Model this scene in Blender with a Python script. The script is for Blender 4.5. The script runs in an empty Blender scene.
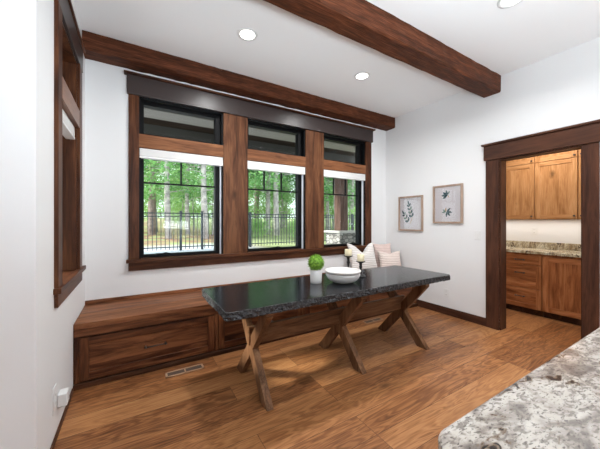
import bpy, bmesh, math, random
from mathutils import Vector, Matrix
SC = bpy.context.scene
COL = SC.collection
PI = math.pi

# ------------------------------------------------------------------ camera, sky, sun, area lights, exposure
FPX = 277.48
cd = bpy.data.cameras.new('camera'); cam = bpy.data.objects.new('camera', cd); COL.objects.link(cam)
cam.location = (0, 0, 1.35); cam.rotation_euler = (PI/2, 0, -0.5408)
cd.sensor_width = 36; cd.lens = FPX/600*36; cd.shift_y = -3.3/600; cd.clip_start = 0.05; cd.clip_end = 300
SC.camera = cam
SC.view_settings.view_transform = 'Standard'; SC.view_settings.look = 'None'
SC.view_settings.exposure = -0.12; SC.view_settings.gamma = 1; SC.view_settings.use_curve_mapping = False

world = bpy.data.worlds.new('sky'); SC.world = world; world.use_nodes = True
wn = world.node_tree.nodes; wl = world.node_tree.links
bg = wn['Background']
sky = wn.new('ShaderNodeTexSky'); sky.sky_type = 'HOSEK_WILKIE'; sky.turbidity = 6; sky.ground_albedo = 0.3
sky.sun_direction = Vector((-0.7, -0.35, 0.62)).normalized()
hs = wn.new('ShaderNodeMixRGB'); hs.inputs[0].default_value = 0.75; hs.inputs[2].default_value = (0.82, 0.88, 0.95, 1)
wl.new(sky.outputs[0], hs.inputs[1]); wl.new(hs.outputs[0], bg.inputs[0]); bg.inputs[1].default_value = 4.0

def sun(rot, e, ang):
    l = bpy.data.lights.new('sun', 'SUN'); l.energy = e; l.angle = ang; l.color = (1, 0.96, 0.88)
    o = bpy.data.objects.new('sun', l); COL.objects.link(o)
    o.rotation_euler = Vector(rot).to_track_quat('Z', 'Y').to_euler()
sun((-0.80, 0.22, 0.52), 9.0, 0.12)

def area(name, loc, direction, sx, sy, power, color=(1, 1, 1), disk=False, spread=PI):
    l = bpy.data.lights.new(name, 'AREA'); l.energy = power; l.color = color
    l.shape = 'DISK' if disk else 'RECTANGLE'; l.size = sx
    if not disk: l.size_y = sy
    l.spread = spread
    o = bpy.data.objects.new(name, l); COL.objects.link(o); o.location = loc
    o.rotation_euler = (-Vector(direction)).to_track_quat('Z', 'Y').to_euler()
    return o
# added fill lights at the unseen openings behind the camera, tilted upward
FILL_COL = (0.88, 0.955, 1.0)
area('rear_fill_high', (2.3, -4.45, 1.1), (0, 0.8, 1.0), 2.8, 1.6, 60, FILL_COL, spread=2.3)
area('side_fill', (-2.95, -3.5, 1.0), (1, 0.3, 0.9), 1.5, 1.4, 20, FILL_COL, spread=2.3)
# added fill light beside the camera, no fixture, turned up to the white ceiling
area('ceiling_fill', (0.95, -0.7, 1.25), (-0.02, 0.35, 1), .6, .6, 118, (0.80, 0.92, 1.0), spread=2.7)

# room numbers
L, W, R, C = -0.415, 3.484, 3.89, 3.143
CAN_POWER = 25
CAN_COL = (0.98, 0.985, 0.98)

# ------------------------------------------------------------------ mesh helpers
def box(bm, x0, x1, y0, y1, z0, z1, mi=0):
    if x1 < x0: x0, x1 = x1, x0
    if y1 < y0: y0, y1 = y1, y0
    if z1 < z0: z0, z1 = z1, z0
    v = [bm.verts.new(p) for p in ((x0,y0,z0),(x1,y0,z0),(x1,y1,z0),(x0,y1,z0),(x0,y0,z1),(x1,y0,z1),(x1,y1,z1),(x0,y1,z1))]
    for f in ((0,3,2,1),(4,5,6,7),(0,1,5,4),(1,2,6,5),(2,3,7,6),(3,0,4,7)):
        fc = bm.faces.new([v[i] for i in f]); fc.material_index = mi
def prism(bm, pts, axis, a, b, mi=0):
    """pts: 2-D polygon; axis: 'X','Y','Z' extrusion from a to b"""
    def P(p, t):
        return {'X': (t, p[0], p[1]), 'Y': (p[0], t, p[1]), 'Z': (p[0], p[1], t)}[axis]
    A = [bm.verts.new(P(p, a)) for p in pts]; B = [bm.verts.new(P(p, b)) for p in pts]
    n = len(pts)
    fs = [bm.faces.new(A), bm.faces.new(B[::-1])]
    for i in range(n):
        fs.append(bm.faces.new((A[i], B[i], B[(i+1) % n], A[(i+1) % n])))
    for f in fs: f.material_index = mi
def lathe(bm, prof, cx=0, cy=0, n=40, mi=0):
    rings = []
    for r, z in prof:
        if r < 1e-5: rings.append([bm.verts.new((cx, cy, z))])
        else: rings.append([bm.verts.new((cx+r*math.cos(2*PI*i/n), cy+r*math.sin(2*PI*i/n), z)) for i in range(n)])
    for a, b in zip(rings, rings[1:]):
        for i in range(n):
            j = (i+1) % n
            if len(a) == 1 and len(b) == 1: continue
            if len(a) == 1: f = bm.faces.new((a[0], b[i], b[j]))
            elif len(b) == 1: f = bm.faces.new((a[i], a[j], b[0]))
            else: f = bm.faces.new((a[i], a[j], b[j], b[i]))
            f.smooth = True; f.material_index = mi
def tube(bm, pts, r, n=10, mi=0, caps=True):
    pts = [Vector(p) for p in pts]; rings = []
    rs = r if isinstance(r, (list, tuple)) else [r]*len(pts)
    for i, p in enumerate(pts):
        d = (pts[min(i+1, len(pts)-1)] - pts[max(i-1, 0)]).normalized()
        a = d.orthogonal().normalized() if i == 0 else (a - d*a.dot(d)).normalized()
        b = d.cross(a)
        rings.append([bm.verts.new(p + (a*math.cos(2*PI*k/n) + b*math.sin(2*PI*k/n))*rs[i]) for k in range(n)])
    for A, B in zip(rings, rings[1:]):
        for k in range(n):
            f = bm.faces.new((A[k], A[(k+1) % n], B[(k+1) % n], B[k])); f.smooth = True; f.material_index = mi
    if caps:
        bm.faces.new(rings[0][::-1]).material_index = mi; bm.faces.new(rings[-1]).material_index = mi
def obj(name, bm, mats, parent=None, bevel=0, recalc=True, **props):
    if recalc: bmesh.ops.recalc_face_normals(bm, faces=bm.faces[:])
    me = bpy.data.meshes.new(name); bm.to_mesh(me); bm.free()
    for m in (mats if isinstance(mats, (list, tuple)) else [mats]): me.materials.append(m)
    o = bpy.data.objects.new(name, me); COL.objects.link(o)
    if parent is not None:
        o.parent = parent
        o.matrix_parent_inverse = Matrix.Translation(-parent.location) if parent.type == 'EMPTY' else Matrix()
        if parent.type != 'EMPTY' and parent.location.length > 0: pass
    if bevel:
        b = o.modifiers.new('bevel', 'BEVEL'); b.width = bevel; b.segments = 2; b.limit_method = 'ANGLE'; b.angle_limit = 0.7
        b.harden_normals = False
    for k, v in props.items(): o[k] = v
    return o
def thing(name, label, cat, loc=(0, 0, 0), group=None):
    o = bpy.data.objects.new(name, None); COL.objects.link(o); o.location = loc; o.empty_display_size = .1
    o['label'] = label; o['category'] = cat
    if group: o['group'] = group
    return o
def sgroup(name, loc=(0, 0, 0)):
    o = bpy.data.objects.new(name, None); COL.objects.link(o); o.location = loc; o['kind'] = 'structure'; return o
def struct(name, bm, mats, parent=None, bevel=0, label=None):
    o = obj(name, bm, mats, parent, bevel)
    if parent is None: o['kind'] = 'structure'
    if label: o['label'] = label
    return o
def tag(o, label, cat, group=None):
    o['label'] = label; o['category'] = cat
    if group: o['group'] = group
    return o
def NB(): return bmesh.new()
def dup(root, loc=None, label=None):
    r = root.copy(); COL.objects.link(r)
    def rec(src, dst):
        for ch in list(src.children):
            c = ch.copy(); COL.objects.link(c); c.parent = dst; c.matrix_parent_inverse = ch.matrix_parent_inverse.copy(); rec(ch, c)
    rec(root, r)
    if loc is not None: r.location = loc
    if label: r['label'] = label
    return r

# ------------------------------------------------------------------ materials
def mat(name):
    m = bpy.data.materials.new(name); m.use_nodes = True
    nt = m.node_tree; return m, nt.nodes, nt.links, nt.nodes['Principled BSDF']
def plain(name, col, rough=0.5, metal=0, spec=0.5, bump=0, bscale=200):
    m, n, l, b = mat(name)
    b.inputs['Base Color'].default_value = (*col, 1); b.inputs['Roughness'].default_value = rough
    b.inputs['Metallic'].default_value = metal; b.inputs['Specular IOR Level'].default_value = spec
    tc = n.new('ShaderNodeTexCoord'); nz = n.new('ShaderNodeTexNoise'); nz.inputs['Scale'].default_value = bscale
    l.new(tc.outputs['Object'], nz.inputs['Vector'])
    if bump:
        bp = n.new('ShaderNodeBump'); bp.inputs['Strength'].default_value = bump; bp.inputs['Distance'].default_value = 0.002
        l.new(nz.outputs['Fac'], bp.inputs['Height']); l.new(bp.outputs[0], b.inputs['Normal'])
    else:
        mr = n.new('ShaderNodeMapRange'); mr.inputs[3].default_value = max(0, rough-.03); mr.inputs[4].default_value = min(1, rough+.03)
        l.new(nz.outputs['Fac'], mr.inputs[0]); l.new(mr.outputs[0], b.inputs['Roughness'])
    return m
def ramp(n, stops):
    r = n.new('ShaderNodeValToRGB'); e = r.color_ramp.elements
    while len(e) < len(stops): e.new(0.5)
    for x, (p, c) in zip(e, stops): x.position = p; x.color = (*c, 1)
    return r
def wood(name, cols, axis='X', rough=0.45, scale=1.0, knots=0.6, seed=0.0, spec=0.15, bump=0.25, streak=0.5, band=None):
    """cols: dark, mid, light, stained solid wood with grain running along axis"""
    m, n, l, b = mat(name)
    tc = n.new('ShaderNodeTexCoord')
    def mp(sl, sc):
        q = n.new('ShaderNodeMapping'); q.inputs['Location'].default_value = (seed, seed*1.7, seed*.6)
        s = [sc*scale]*3; s['XYZ'.index(axis)] = sl*scale; q.inputs['Scale'].default_value = s
        l.new(tc.outputs['Object'], q.inputs['Vector']); return q
    m1 = mp(0.9, 7.0); n1 = n.new('ShaderNodeTexNoise'); n1.inputs['Scale'].default_value = 1.6; n1.inputs['Detail'].default_value = 8; n1.inputs['Roughness'].default_value = 0.6
    n1.inputs['Distortion'].default_value = 1.1; l.new(m1.outputs[0], n1.inputs['Vector'])
    m2 = mp(3.0, 60.0); n2 = n.new('ShaderNodeTexNoise'); n2.inputs['Scale'].default_value = 2.0; n2.inputs['Detail'].default_value = 4
    n2.inputs['Distortion'].default_value = 0.4; l.new(m2.outputs[0], n2.inputs['Vector'])
    mx = n.new('ShaderNodeMix'); mx.data_type = 'FLOAT'; mx.inputs[0].default_value = streak*0.6
    l.new(n1.outputs['Fac'], mx.inputs[2]); l.new(n2.outputs['Fac'], mx.inputs[3])
    r = ramp(n, [(0.36, cols[0]), (0.50, cols[1]), (0.63, cols[2])])
    if band:   # glued-up boards, each of its own tone
        sp = n.new('ShaderNodeSeparateXYZ'); l.new(tc.outputs['Object'], sp.inputs[0])
        dv = n.new('ShaderNodeMath'); dv.operation = 'DIVIDE'; dv.inputs[1].default_value = band[1]; l.new(sp.outputs['XYZ'.index(band[0])], dv.inputs[0])
        fl = n.new('ShaderNodeMath'); fl.operation = 'FLOOR'; l.new(dv.outputs[0], fl.inputs[0])
        wn_ = n.new('ShaderNodeTexWhiteNoise'); wn_.noise_dimensions = '1D'; l.new(fl.outputs[0], wn_.inputs['W'])
        ad = n.new('ShaderNodeMath'); ad.operation = 'MULTIPLY_ADD'; ad.inputs[1].default_value = band[2]; l.new(wn_.outputs['Value'], ad.inputs[0])
        sb = n.new('ShaderNodeMath'); sb.operation = 'SUBTRACT'; sb.inputs[1].default_value = band[2]*.5; l.new(mx.outputs[0], sb.inputs[0]); l.new(sb.outputs[0], ad.inputs[2])
        l.new(ad.outputs[0], r.inputs[0])
    else: l.new(mx.outputs[0], r.inputs[0])
    # knots
    m3 = mp(2.2, 4.6); v = n.new('ShaderNodeTexVoronoi'); v.inputs['Scale'].default_value = 1.0; v.inputs['Randomness'].default_value = 1.0
    nd = n.new('ShaderNodeTexNoise'); nd.inputs['Scale'].default_value = 6; l.new(m3.outputs[0], nd.inputs['Vector'])
    vm = n.new('ShaderNodeVectorMath'); vm.operation = 'MULTIPLY_ADD'; vm.inputs[1].default_value = (.18, .18, .18)
    l.new(nd.outputs['Color'], vm.inputs[0]); l.new(m3.outputs[0], vm.inputs[2]); l.new(vm.outputs[0], v.inputs['Vector'])
    kr = ramp(n, [(0.05, (1, 1, 1)), (0.17, (0, 0, 0))]); l.new(v.outputs['Distance'], kr.inputs[0])
    ks = n.new('ShaderNodeMath'); ks.operation = 'MULTIPLY'; ks.inputs[1].default_value = knots; l.new(kr.outputs[0], ks.inputs[0])
    mc = n.new('ShaderNodeMixRGB'); mc.inputs[2].default_value = (cols[0][0]*.3, cols[0][1]*.3, cols[0][2]*.3, 1)
    l.new(ks.outputs[0], mc.inputs[0]); l.new(r.outputs[0], mc.inputs[1]); l.new(mc.outputs[0], b.inputs['Base Color'])
    b.inputs['Roughness'].default_value = rough; b.inputs['Specular IOR Level'].default_value = spec
    bp = n.new('ShaderNodeBump'); bp.inputs['Strength'].default_value = bump; bp.inputs['Distance'].default_value = 0.002
    l.new(n2.outputs['Fac'], bp.inputs['Height']); l.new(bp.outputs[0], b.inputs['Normal'])
    return m

WALL = plain('wall paint', (0.80, 0.80, 0.80), 0.75, bump=0.06, bscale=140)
CEIL = plain('ceiling paint', (0.88, 0.88, 0.88), 0.85, bump=0.06, bscale=140)
trimc = ((0.030, 0.011, 0.006), (0.078, 0.027, 0.012), (0.13, 0.050, 0.021))
TRIM_X = wood('stained trim along x', trimc, 'X', 0.42, knots=.4)
TRIM_Y = wood('stained trim along y', trimc, 'Y', 0.42, knots=.4)
TRIM_Z = wood('stained trim along z', trimc, 'Z', 0.42, knots=.4)
doorc = ((0.035, 0.014, 0.009), (0.070, 0.028, 0.016), (0.10, 0.040, 0.022))
DTRIM_Y = wood('dark door trim along y', doorc, 'Y', 0.4, knots=.2)
DTRIM_Z = wood('dark door trim along z', doorc, 'Z', 0.4, knots=.2)
mullc = ((0.040, 0.014, 0.006), (0.095, 0.036, 0.016), (0.16, 0.067, 0.030))
MULL_Z = wood('knotty alder mullion', mullc, 'Z', 0.45, knots=.6, seed=3, band=('X', .16, .10))
RAIL_X = wood('knotty alder rail', ((0.10, 0.036, 0.015), (0.19, 0.075, 0.032), (0.27, 0.115, 0.05)), 'X', 0.42, knots=.4, seed=5)
RAIL_Y = wood('knotty alder rail y', ((0.10, 0.036, 0.015), (0.19, 0.075, 0.032), (0.27, 0.115, 0.05)), 'Y', 0.30, knots=.4, seed=5)
beamc = ((0.028, 0.008, 0.003), (0.078, 0.023, 0.009), (0.16, 0.050, 0.021))
BEAM = wood('rough stained beam', beamc, 'X', 0.6, knots=.35, seed=9, bump=.9, streak=.9)
HEAD = plain('dark header paint', (0.034, 0.022, 0.020), 0.36, spec=.5, bump=.1, bscale=60)
benchc = ((0.028, 0.009, 0.005), (0.115, 0.040, 0.017), (0.25, 0.098, 0.042))
BEN_X = wood('knotty bench wood along x', benchc, 'X', 0.42, knots=.9, seed=12, scale=1.0, streak=.35, band=('Z', .083, .16))
BEN_Z = wood('knotty bench wood along z', benchc, 'Z', 0.42, knots=.85, seed=14, streak=.35)
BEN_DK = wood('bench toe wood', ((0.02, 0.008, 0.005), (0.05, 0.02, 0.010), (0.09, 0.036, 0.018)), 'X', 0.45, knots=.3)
seatc = ((0.060, 0.019, 0.007), (0.165, 0.060, 0.024), (0.29, 0.122, 0.054))
SEAT = wood('bench seat wood', seatc, 'X', 0.55, knots=.8, seed=21, streak=.35, band=('Y', .095, .15))
legc = ((0.070, 0.031, 0.014), (0.155, 0.073, 0.035), (0.23, 0.118, 0.060))
LEG_Z = wood('table leg wood', legc, 'Z', 0.5, knots=.2, seed=2)
LEG_X = wood('table stretcher wood', legc, 'X', 0.45, knots=.2, seed=2)
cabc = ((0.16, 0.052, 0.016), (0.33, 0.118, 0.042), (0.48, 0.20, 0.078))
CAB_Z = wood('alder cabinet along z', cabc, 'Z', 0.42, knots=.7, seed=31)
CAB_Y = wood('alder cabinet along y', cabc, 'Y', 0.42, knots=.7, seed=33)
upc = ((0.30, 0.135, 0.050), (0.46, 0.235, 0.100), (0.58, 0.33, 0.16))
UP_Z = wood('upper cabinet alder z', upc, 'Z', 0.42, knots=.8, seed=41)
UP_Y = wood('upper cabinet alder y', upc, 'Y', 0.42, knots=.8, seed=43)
BLACK = plain('black window frame', (0.003, 0.003, 0.0035), 0.5, spec=.15)
METAL = plain('dark bronze metal', (0.075, 0.062, 0.055), 0.35, metal=.7)
WHITE = plain('white plastic', (0.78, 0.78, 0.77), 0.4)
BLIND = plain('white blind fabric', (0.68, 0.67, 0.655), 0.8, bump=.2, bscale=500)
CHAN = plain('white blind channel', (0.75, 0.77, 0.82), 0.4)
CERAM = plain('white matte ceramic', (0.70, 0.675, 0.65), 0.45)
POTM = plain('white textured pot', (0.78, 0.76, 0.74), 0.6, bump=.5, bscale=150)
WAX = plain('cream candle wax', (0.80, 0.70, 0.47), 0.5)
IRON = plain('black cast iron', (0.018, 0.015, 0.014), 0.45, bump=.4, bscale=120)
FRAMEW = wood('pale grey oak frame', ((0.28, 0.19, 0.14), (0.38, 0.27, 0.205), (0.48, 0.36, 0.28)), 'Z', 0.5, knots=0)
PAPER = plain('art paper', (0.80, 0.76, 0.78), 0.6)
PAPERB = plain('art paper band', (0.68, 0.70, 0.74), 0.6)
LEAFD = plain('printed leaf dark teal', (0.028, 0.075, 0.085), 0.6)
LEAFL = plain('printed leaf sage', (0.18, 0.26, 0.20), 0.6)
LEAFO = plain('printed stem ochre', (0.55, 0.36, 0.16), 0.6)
VENTM = wood('light wood register', ((0.33, 0.2, 0.12), (0.44, 0.28, 0.18), (0.52, 0.36, 0.25)), 'X', 0.45, knots=0)
VENTD = plain('register slots', (0.10, 0.065, 0.045), 0.6)

def emis(name, col, s):
    m, n, l, b = mat(name); b.inputs['Base Color'].default_value = (*col, 1)
    b.inputs['Emission Color'].default_value = (*col, 1); b.inputs['Emission Strength'].default_value = s; return m
LENS = emis('downlight lens', (1, 0.97, 0.92), 4.0)

def glass_mat(name, tint=(1, 1, 1), rmul=0.55):
    m = bpy.data.materials.new(name); m.use_nodes = True; n = m.node_tree.nodes; l = m.node_tree.links
    n.remove(n['Principled BSDF']); out = n['Material Output']
    t = n.new('ShaderNodeBsdfTransparent'); t.inputs[0].default_value = (*tint, 1)
    g = n.new('ShaderNodeBsdfGlossy'); g.inputs['Roughness'].default_value = 0.02
    f = n.new('ShaderNodeFresnel'); f.inputs[0].default_value = 1.45
    k = n.new('ShaderNodeMath'); k.operation = 'MULTIPLY'; k.inputs[1].default_value = rmul
    mx = n.new('ShaderNodeMixShader'); l.new(f.outputs[0], k.inputs[0]); l.new(k.outputs[0], mx.inputs[0])
    l.new(t.outputs[0], mx.inputs[1]); l.new(g.outputs[0], mx.inputs[2]); l.new(mx.outputs[0], out.inputs[0]); return m
GLASS = glass_mat('window glass', (.96, .98, .97), .16); PGLASS = glass_mat('picture glass', rmul=.6)

def floor_mat():
    m, n, l, b = mat('oak plank floor')
    tc = n.new('ShaderNodeTexCoord')
    mp = n.new('ShaderNodeMapping'); mp.inputs['Location'].default_value = (0.43, -2.04+0.197*12, 0); l.new(tc.outputs['Object'], mp.inputs['Vector'])
    br = n.new('ShaderNodeTexBrick'); br.offset = 0.37; br.offset_frequency = 3; br.squash = 1.0
    br.inputs['Color1'].default_value = (0, 0, 0, 1); br.inputs['Color2'].default_value = (1, 1, 1, 1); br.inputs['Mortar'].default_value = (0.5, 0.5, 0.5, 1)
    br.inputs['Scale'].default_value = 1; br.inputs['Mortar Size'].default_value = 0.0016; br.inputs['Mortar Smooth'].default_value = 0.2
    br.inputs['Brick Width'].default_value = 1.75; br.inputs['Row Height'].default_value = 0.197
    l.new(mp.outputs[0], br.inputs['Vector'])
    rnd = n.new('ShaderNodeMath'); rnd.operation = 'MULTIPLY'; rnd.inputs[1].default_value = 37.0; l.new(br.outputs['Color'], rnd.inputs[0])
    def grain(sx, sy, sc, det, dis):
        q = n.new('ShaderNodeMapping'); q.inputs['Scale'].default_value = (sx, sy, 1); l.new(tc.outputs['Object'], q.inputs['Vector'])
        t = n.new('ShaderNodeTexNoise'); t.noise_dimensions = '4D'; t.inputs['Scale'].default_value = sc; t.inputs['Detail'].default_value = det
        t.inputs['Distortion'].default_value = dis; l.new(q.outputs[0], t.inputs['Vector']); l.new(rnd.outputs[0], t.inputs['W']); return t
    g1 = grain(0.8, 6.5, 1.2, 3, 1.2)
    # cathedral rings from the contour lines of the broad noise
    s = n.new('ShaderNodeMath'); s.operation = 'MULTIPLY'; s.inputs[1].default_value = 75; l.new(g1.outputs['Fac'], s.inputs[0])
    sn = n.new('ShaderNodeMath'); sn.operation = 'SINE'; l.new(s.outputs[0], sn.inputs[0])
    g2 = grain(4, 90, 1.0, 3, 0.2)
    a1 = n.new('ShaderNodeMath'); a1.operation = 'MULTIPLY_ADD'; a1.inputs[1].default_value = 0.075; a1.inputs[2].default_value = 0.0; l.new(sn.outputs[0], a1.inputs[0])
    a2 = n.new('ShaderNodeMath'); a2.operation = 'MULTIPLY_ADD'; a2.inputs[1].default_value = 0.42; l.new(g2.outputs['Fac'], a2.inputs[0]); l.new(a1.outputs[0], a2.inputs[2])
    a3 = n.new('ShaderNodeMath'); a3.operation = 'MULTIPLY_ADD'; a3.inputs[1].default_value = 0.30; l.new(g1.outputs['Fac'], a3.inputs[0]); l.new(a2.outputs[0], a3.inputs[2])
    a4 = n.new('ShaderNodeMath'); a4.operation = 'MULTIPLY_ADD'; a4.inputs[1].default_value = 0.27; l.new(br.outputs['Color'], a4.inputs[0]); l.new(a3.outputs[0], a4.inputs[2])
    r = ramp(n, [(0.24, (0.095, 0.032, 0.011)), (0.42, (0.235, 0.092, 0.033)), (0.58, (0.375, 0.165, 0.063)), (0.80, (0.51, 0.26, 0.11))])
    l.new(a4.outputs[0], r.inputs[0])
    # occasional dark knots
    q = n.new('ShaderNodeMapping'); q.inputs['Scale'].default_value = (1.0, 2.6, 1); l.new(tc.outputs['Object'], q.inputs['Vector'])
    v = n.new('ShaderNodeTexVoronoi'); v.inputs['Scale'].default_value = 1.5; l.new(q.outputs[0], v.inputs['Vector'])
    kr = ramp(n, [(0.03, (1, 1, 1)), (0.12, (0, 0, 0))]); l.new(v.outputs['Distance'], kr.inputs[0])
    km = n.new('ShaderNodeMath'); km.operation = 'MULTIPLY'; km.inputs[1].default_value = 0.6; l.new(kr.outputs[0], km.inputs[0])
    mk = n.new('ShaderNodeMixRGB'); mk.inputs[2].default_value = (0.03, 0.012, 0.006, 1); l.new(km.outputs[0], mk.inputs[0]); l.new(r.outputs[0], mk.inputs[1])
    mm = n.new('ShaderNodeMixRGB'); mm.inputs[2].default_value = (0.05, 0.02, 0.01, 1); l.new(br.outputs['Fac'], mm.inputs[0]); l.new(mk.outputs[0], mm.inputs[1])
    l.new(mm.outputs[0], b.inputs['Base Color'])
    b.inputs['Specular IOR Level'].default_value = 0.28
    mr = n.new('ShaderNodeMapRange'); mr.inputs[3].default_value = 0.32; mr.inputs[4].default_value = 0.5; l.new(g2.outputs['Fac'], mr.inputs[0]); l.new(mr.outputs[0], b.inputs['Roughness'])
    bp = n.new('ShaderNodeBump'); bp.inputs['Strength'].default_value = 0.25; bp.inputs['Distance'].default_value = 0.002
    sb = n.new('ShaderNodeMath'); sb.operation = 'SUBTRACT'; l.new(g2.outputs['Fac'], sb.inputs[0]); l.new(br.outputs['Fac'], sb.inputs[1])
    l.new(sb.outputs[0], bp.inputs['Height']); l.new(bp.outputs[0], b.inputs['Normal'])
    return m
FLOOR = floor_mat()

def dark_granite():
    m, n, l, b = mat('leathered black granite')
    tc = n.new('ShaderNodeTexCoord'); a = n.new('ShaderNodeTexNoise'); a.inputs['Scale'].default_value = 110; a.inputs['Detail'].default_value = 3
    l.new(tc.outputs['Object'], a.inputs['Vector'])
    r = ramp(n, [(0.50, (0.006, 0.007, 0.009)), (0.64, (0.020, 0.022, 0.026)), (0.74, (0.09, 0.095, 0.10))]); l.new(a.outputs['Fac'], r.inputs[0])
    l.new(r.outputs[0], b.inputs['Base Color']); b.inputs['Roughness'].default_value = 0.18; b.inputs['Specular IOR Level'].default_value = 0.3
    c = n.new('ShaderNodeTexNoise'); c.inputs['Scale'].default_value = 60; c.inputs['Detail'].default_value = 2; l.new(tc.outputs['Object'], c.inputs['Vector'])
    bp = n.new('ShaderNodeBump'); bp.inputs['Strength'].default_value = 0.12; bp.inputs['Distance'].default_value = 0.001
    l.new(c.outputs['Fac'], bp.inputs['Height']); l.new(bp.outputs[0], b.inputs['Normal']); return m
DGRAN = dark_granite()
def chisel():
    m, n, l, b = mat('chiselled granite edge')
    tc = n.new('ShaderNodeTexCoord'); a = n.new('ShaderNodeTexNoise'); a.inputs['Scale'].default_value = 130; a.inputs['Detail'].default_value = 4
    l.new(tc.outputs['Object'], a.inputs['Vector'])
    r = ramp(n, [(0.42, (0.008, 0.008, 0.009)), (0.58, (0.040, 0.040, 0.043)), (0.70, (0.22, 0.22, 0.23))]); l.new(a.outputs['Fac'], r.inputs[0])
    l.new(r.outputs[0], b.inputs['Base Color']); b.inputs['Roughness'].default_value = 0.6
    bp = n.new('ShaderNodeBump'); bp.inputs['Strength'].default_value = 0.8; bp.inputs['Distance'].default_value = 0.004
    l.new(a.outputs['Fac'], bp.inputs['Height']); l.new(bp.outputs[0], b.inputs['Normal']); return m
CHISEL = chisel()
def light_granite(name, warm=False):
    m, n, l, b = mat(name)
    tc = n.new('ShaderNodeTexCoord')
    mp = n.new('ShaderNodeMapping'); mp.inputs['Rotation'].default_value = (0, 0, 0.9 if not warm else 1.4)
    mp.inputs['Scale'].default_value = (1.0, 2.1, 1.0); l.new(tc.outputs['Object'], mp.inputs['Vector'])
    def nz(s, d, dis, src=mp):
        t = n.new('ShaderNodeTexNoise'); t.inputs['Scale'].default_value = s; t.inputs['Detail'].default_value = d; t.inputs['Distortion'].default_value = dis
        l.new(src.outputs['Object' if src is tc else 0], t.inputs['Vector']); return t
    a = nz(8, 9, 0.8)
    if warm: r = ramp(n, [(0.35, (0.30, 0.22, 0.12)), (0.5, (0.60, 0.52, 0.36)), (0.65, (0.72, 0.67, 0.52))])
    else: r = ramp(n, [(0.36, (0.16, 0.135, 0.12)), (0.45, (0.33, 0.285, 0.25)), (0.54, (0.52, 0.465, 0.41)), (0.66, (0.62, 0.575, 0.52))])
    l.new(a.outputs['Fac'], r.inputs[0]); cur = r.outputs[0]
    def over(src, lo, hi, col, k, inv=False):
        nonlocal cur
        rr = ramp(n, [(lo, (0, 0, 0)), (hi, (k, k, k))]); l.new(src, rr.inputs[0])
        x = n.new('ShaderNodeMixRGB'); x.inputs[2].default_value = (*col, 1); l.new(rr.outputs[0], x.inputs[0]); l.new(cur, x.inputs[1]); cur = x.outputs[0]
    g = nz(42, 4, 0.6); over(g.outputs['Fac'], 0.50, 0.62, (0.17, 0.14, 0.12), 0.75)
    g3 = nz(90, 2, 0.2); over(g3.outputs['Fac'], 0.58, 0.66, (0.07, 0.055, 0.05), 0.7)
    # dark brown broken veins gathered in bands
    bnd = nz(2.2, 3, 1.5); vn = nz(22, 6, 1.0)
    mlt = n.new('ShaderNodeMath'); mlt.operation = 'MULTIPLY'; l.new(bnd.outputs['Fac'], mlt.inputs[0]); l.new(vn.outputs['Fac'], mlt.inputs[1])
    over(mlt.outputs[0], 0.295, 0.34, (0.15, 0.09, 0.05), 0.8)
    over(mlt.outputs[0], 0.335, 0.365, (0.025, 0.018, 0.016), 0.95)
    l.new(cur, b.inputs['Base Color']); b.inputs['Roughness'].default_value = 0.14 if not warm else 0.2
    b.inputs['Specular IOR Level'].default_value = 0.5
    return m
LGRAN = light_granite('cream granite'); PGRAN = light_granite('tan granite', True)

# ------------------------------------------------------------------ room shell
bm = NB(); box(bm, -3.1, 6.2, -4.7, W+.2, -.12, 0); struct('floor', bm, FLOOR)
bm = NB(); box(bm, -3.1, R, -4.7, W+.2, C, C+.15); struct('ceiling', bm, CEIL)
# window holes, back wall: (x0, x1) with glass
WIN = [(0.053, 0.965), (1.280, 2.180), (2.506, 3.385)]
ZS, ZR0, ZR1, ZT = 0.93, 2.150, 2.297, 2.705     # sill, rail bottom/top, head
T = 0.20
def wall_with_holes(bm, u0, u1, z0, z1, holes, put):
    us = sorted({u0, u1, *[h[0] for h in holes], *[h[1] for h in holes]})
    for a, b in zip(us, us[1:]):
        hs_ = sorted([(h[2], h[3]) for h in holes if h[0] <= a+1e-6 and h[1] >= b-1e-6])
        z = z0
        for h0, h1 in hs_:
            if h0 > z: put(bm, a, b, z, h0)
            z = h1
        if z < z1: put(bm, a, b, z, z1)
bm = NB()
wall_with_holes(bm, L-T, R+.14, 0, C, [(a, b, ZS, ZT) for a, b in WIN], lambda bm, a, b, z0, z1: box(bm, a, b, W, W+T, z0, z1))
struct('wall_back', bm, WALL)
bm = NB()
LWY = (2.33, 3.02)
wall_with_holes(bm, 1.86, W, 0, C, [(LWY[0], LWY[1], ZS, ZT)], lambda bm, a, b, z0, z1: box(bm, L-T, L, a, b, z0, z1))
struct('wall_left', bm, WALL)
bm = NB(); box(bm, -3.1, L-T, 1.86, 2.06, 0, C); struct('wall_return', bm, WALL)
bm = NB()
wall_with_holes(bm, -4.7, 1.86, 0, C, [(-4.3, -2.8, 0.4, 2.6)], lambda bm, a, b, z0, z1: box(bm, -3.1, -3.0, a, b, z0, z1))
struct('wall_far_left', bm, WALL)
bm = NB()
wall_with_holes(bm, -3.0, R, 0, C, [(0.9, 3.7, 0.25, 2.85)], lambda bm, a, b, z0, z1: box(bm, a, b, -4.6, -4.5, z0, z1))
struct('wall_front', bm, WALL)
DOY = (0.930, 1.676); DZ = 2.121
bm = NB()
wall_with_holes(bm, -4.6, W, 0, C, [(DOY[0], DOY[1], 0, DZ)], lambda bm, a, b, z0, z1: box(bm, R, R+.14, a, b, z0, z1))
struct('wall_right', bm, WALL)
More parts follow.
